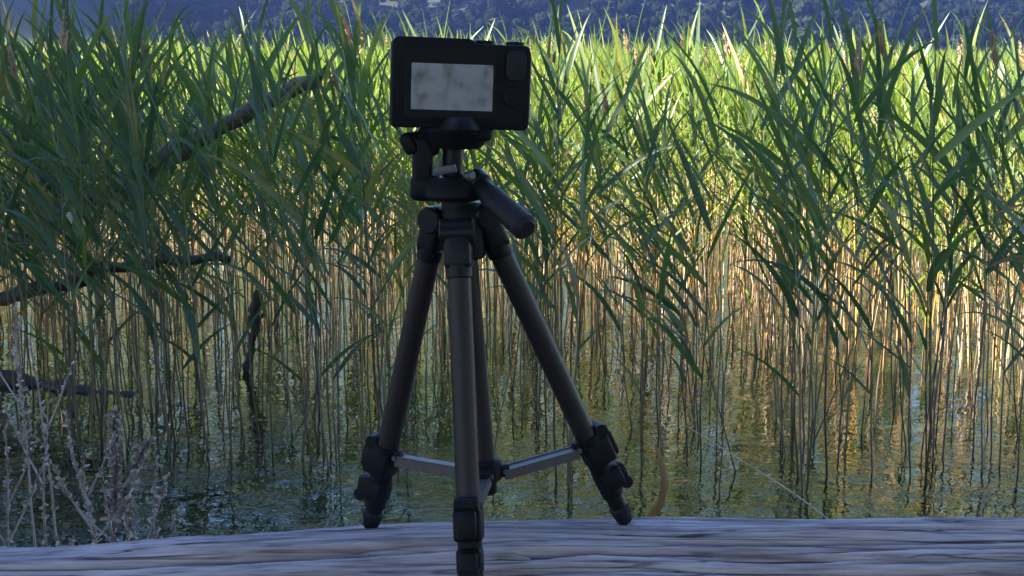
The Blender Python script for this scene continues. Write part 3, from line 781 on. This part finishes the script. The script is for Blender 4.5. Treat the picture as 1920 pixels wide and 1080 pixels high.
# ------------------------------------------------------------------ fallen limb, sticks, weeds
def wobble(pts, amp, n=5):
    out_ = []
    for a, c in zip(pts, pts[1:]):
        for i in range(n): out_.append(Vector(a).lerp(Vector(c), i / n) + Vector([random.uniform(-amp, amp) for _ in range(3)]))
    return out_ + [Vector(pts[-1])]
def limb(name, pts, r0, r1, mat, parent, off, amp=.015, n=9, twigs=0):
    P_ = wobble(pts, amp, 6); k = len(P_) - 1
    o = tube(name, P_ + [P_[-1] + (P_[-1] - P_[-2]) * .35 + Vector((0, 0, .02))], [(r0 + (r1 - r0) * i / k) * random.choice((.82, .95, 1, 1.05, 1.22)) for i in range(k + 1)] + [r1 * .25], mat, parent, n, off)
    for q in range(twigs):
        i = random.randint(2, k - 1); d = Vector((random.uniform(-1, 1), random.uniform(-.6, .6), random.uniform(-.3, 1))).normalized() * random.uniform(.12, .4)
        tube('twig', [P_[i], P_[i] + d * .5 + Vector((0, 0, .02)), P_[i] + d + Vector((.03, 0, -.02))], [r1 * .35, r1 * .2, .003], mat, parent, 6, off)
    return o
fb = Vector((-6.4, 8.7, .3))
ft = tag(empty('fallen_tree', fb), 'dead fallen tree with grey limbs lying through the shaded reeds', 'fallen tree')
limb('trunk', [(-7.0, 8.7, .6), at(-260, 640, 8.6), at(0, 470, 8.8), at(240, 335, 7.9)], .08, .055, M['limb'], ft, fb)
limb('limb', [at(240, 335, 7.9), at(420, 232, 7.7), at(590, 152, 7.5)], .060, .036, M['limb'], ft, fb, .02, 10, 4)
limb('limb', [at(-300, 660, 8.5), at(-100, 590, 8.6), at(75, 545, 8.5), at(260, 490, 8.5), at(425, 487, 8.4)], .055, .03, M['wet_wood'], ft, fb, .03, 9, 5)
limb('limb', [at(110, 535, 8.3), at(180, 505, 8.35), at(230, 440, 8.4)], .03, .012, M['wet_wood'], ft, fb)
sb = at(60, 712, 8.3)
tag(limb('sunken_log', [at(-160, 690, 8.5), at(60, 728, 8.3), at(180, 744, 8.1), at(300, 764, 7.95)], .085, .04, M['wet_wood'], None, (0, 0, 0)), 'dark wet log lying half sunk below the fallen tree', 'log')
sk = tag(empty('dead_stick', at(462, 690, 8.6)), 'dark crooked dead stick rising from the water among the reeds', 'stick')
limb('stem', [at(462, 705, 8.6), at(470, 650, 8.6), at(478, 600, 8.58), at(482, 552, 8.55)], .022, .032, M['wet_wood'], sk, sk.location, .012)
limb('twig', [at(476, 610, 8.58), at(494, 590, 8.57), at(497, 575, 8.55)], .014, .006, M['wet_wood'], sk, sk.location, .004)
tw = limb('floating_twig', [at(715, 922, 6.28), at(775, 925, 6.25), at(835, 921, 6.28)], .006, .004, M['wet_wood'], None, (0, 0, 0), .006, 6)
tag(tw, 'thin dark twig floating behind the tripod leg', 'twig')

def weed_head(pts, n, spread):
    V_ = []; F_ = []
    for k in range(n):
        s = random.random() ** .8; u = s * (len(pts) - 1); i = min(len(pts) - 2, int(u)); p = pts[i].lerp(pts[i + 1], u - i)
        d = Vector((random.gauss(0, 1), random.gauss(0, 1), random.gauss(.6, .8))).normalized()
        e = p + d * spread * random.uniform(.4, 1.2); q = d.cross(Vector((random.gauss(0, 1), random.gauss(0, 1), random.gauss(0, 1)))).normalized() * .0045
        b_ = len(V_); V_ += [tuple(p - q), tuple(p + q), tuple(e + q * .7), tuple(e - q * .7)]; F_.append((b_, b_ + 1, b_ + 2, b_ + 3))
    return np.array(V_), np.array(F_)
def weed(px, top, Y, lean, n, spread, label, group=None, frac=.45, branch=2):
    t = at(px, top, Y); g = tz(t.x - lean, Y); o0 = Vector((t.x - lean, Y, g))
    e = tag(empty('dry_weed', o0), label, 'weed', group)
    H = t.z - g; pts = [Vector((lean * (i / 8) ** 1.6 + random.uniform(-.008, .008), random.uniform(-.008, .008), H * i / 8 - (.03 if i == 0 else 0))) for i in range(9)]
    tube('stem', pts, [.005 - .0004 * i for i in range(9)], M['weed'], e, 6)
    k0 = int(8 * (1 - frac)); me = mesh_np('seed_head', *weed_head(pts[k0:], n, spread)); me.materials.append(M['weed']); tag(link('seed_head', me, None, e), kind='stuff')
    for q in range(branch):
        i = random.randint(3, 6); d = Vector((random.choice((-1, 1)) * random.uniform(.05, .12), random.uniform(-.05, .05), random.uniform(.10, .22)))
        bp_ = [pts[i], pts[i] + d * .5 + Vector((0, 0, -.01)), pts[i] + d]
        br = tube('side_stem', bp_, [.003, .0025, .0015], M['weed'], e, 5)
        me = mesh_np('seed_head', *weed_head(bp_[1:], n // 3, spread * .8)); me.materials.append(M['weed']); tag(link('seed_head', me, None, br), kind='stuff')
weed(213, 772, 3.5, .02, 520, .022, 'pale dry weed with one upright fluffy seed spike behind the log', frac=.35)
weed(28, 580, 3.9, -.02, 120, .018, 'tallest pale dry weed stalk behind the log', frac=.3, branch=1)
weed(60, 640, 3.8, -.06, 60, .016, 'slender pale dry weed leaning beside the tallest stalk', frac=.5, branch=1)
WG = ('short pale branching dry weed on the bank behind the log', 'short dry weeds behind the log')
for (px, top, Y, ln) in [(95, 750, 3.6, .06), (120, 770, 3.4, -.10), (150, 850, 3.2, -.05), (185, 880, 3.3, -.07), (255, 880, 3.3, .05), (290, 860, 3.5, .02), (15, 800, 3.5, .02), (235, 935, 2.9, -.04), (-60, 790, 3.5, .05)]:
    weed(px, top, Y, ln, 80, .017, WG[0], WG[1], frac=.6, branch=3)
# pale straw and withered blades on the bank
g0 = at(1700, 1090, 2.5); gz = tz(g0.x, 2.5)
tag(tube('grass_straw', wobble([(g0.x + .03, 2.5, gz - .02), at(1640, 1030, 2.55), at(1560, 974, 2.7), at(1400, 868, 3.0), at(1275, 792, 3.3)], .003, 3), [.0020] * 4 + [.0017] * 5 + [.0010] * 4, plain('straw', (.32, .27, .15), .7, bscale=20), None, 6), 'single pale straw leaning up from behind the log', 'straw')
def blade(name, pts, W, mat, label, cat):
    P_ = [Vector(p) for p in pts]; n = len(P_); V_ = []; g = P_[0].copy()
    for i, p in enumerate(P_):
        t = (P_[min(i + 1, n - 1)] - P_[max(i - 1, 0)]).normalized(); w = W * (.35 + .65 * math.sin(math.pi * min(1, .12 + .88 * i / (n - 1)))) * .5
        sd = t.cross(Vector((.25 * math.sin(i), -1, .1))).normalized(); up = sd.cross(t)
        V_ += [tuple(p - sd * w + up * w * .35 - g), tuple(p - g), tuple(p + sd * w + up * w * .35 - g)]
    me = mesh_np(name, V_, grid_faces(n, 3)); o = link(name, me, mat); o.location = g; return tag(o, label, cat)
gb = at(1195, 1030, 2.2)
blade('withered_leaf', [(gb.x, 2.2, tz(gb.x, 2.2) - .02), at(1190, 1030, 2.2), at(1215, 975, 2.2), at(1238, 945, 2.22), at(1247, 905, 2.25), at(1240, 865, 2.28), at(1228, 835, 2.3)], .013, M['dead_leaf'], 'withered orange leaf curling up behind the log', 'leaf')

# short bank grass between log and water
n = 5200; gxs = rng.uniform(-4, 4, n); gys = rng.uniform(1.75, 3.6, n); gz_ = terrain(gxs, gys)
hh = rng.uniform(.06, .2, n); a = rng.uniform(0, 6.28, n); w = .004
B = np.stack([gxs, gys, gz_ - .01], -1); d = np.stack([np.cos(a), np.sin(a), 0 * a], -1); tip = B + np.stack([rng.normal(0, .04, n), rng.normal(0, .04, n), hh], -1)
Vg = np.stack([B - d * w, B + d * w, tip], 1).reshape(-1, 3)
me = mesh_np('grass', Vg, np.arange(3 * n).reshape(-1, 3)); attr(me, 'tone', np.repeat(rng.random(n), 3)); me.materials.append(M['reed_leaf'])
tag(link('grass', me, None, smooth=False), 'short grass on the bank between log and water', 'grass', kind='stuff')

# ------------------------------------------------------------------ haze
t = NT('haze'); pv = t.n('ShaderNodeVolumePrincipled', Density=.00075, Anisotropy=.8); pv.inputs['Color'].default_value = (.32, .46, 1, 1)
t.l(pv.outputs[0], t.out.inputs['Volume'])
bm = bmesh.new(); bmesh.ops.create_cube(bm, size=1)
bmesh.ops.scale(bm, vec=(610, 506, 62), verts=bm.verts); bmesh.ops.translate(bm, vec=(0, 190, 62 / 2 - 2.2), verts=bm.verts)
hz_o = tag(fin('haze', bm, t.m, None, smooth=False), 'thin blue haze in the valley air', 'haze', kind='stuff')
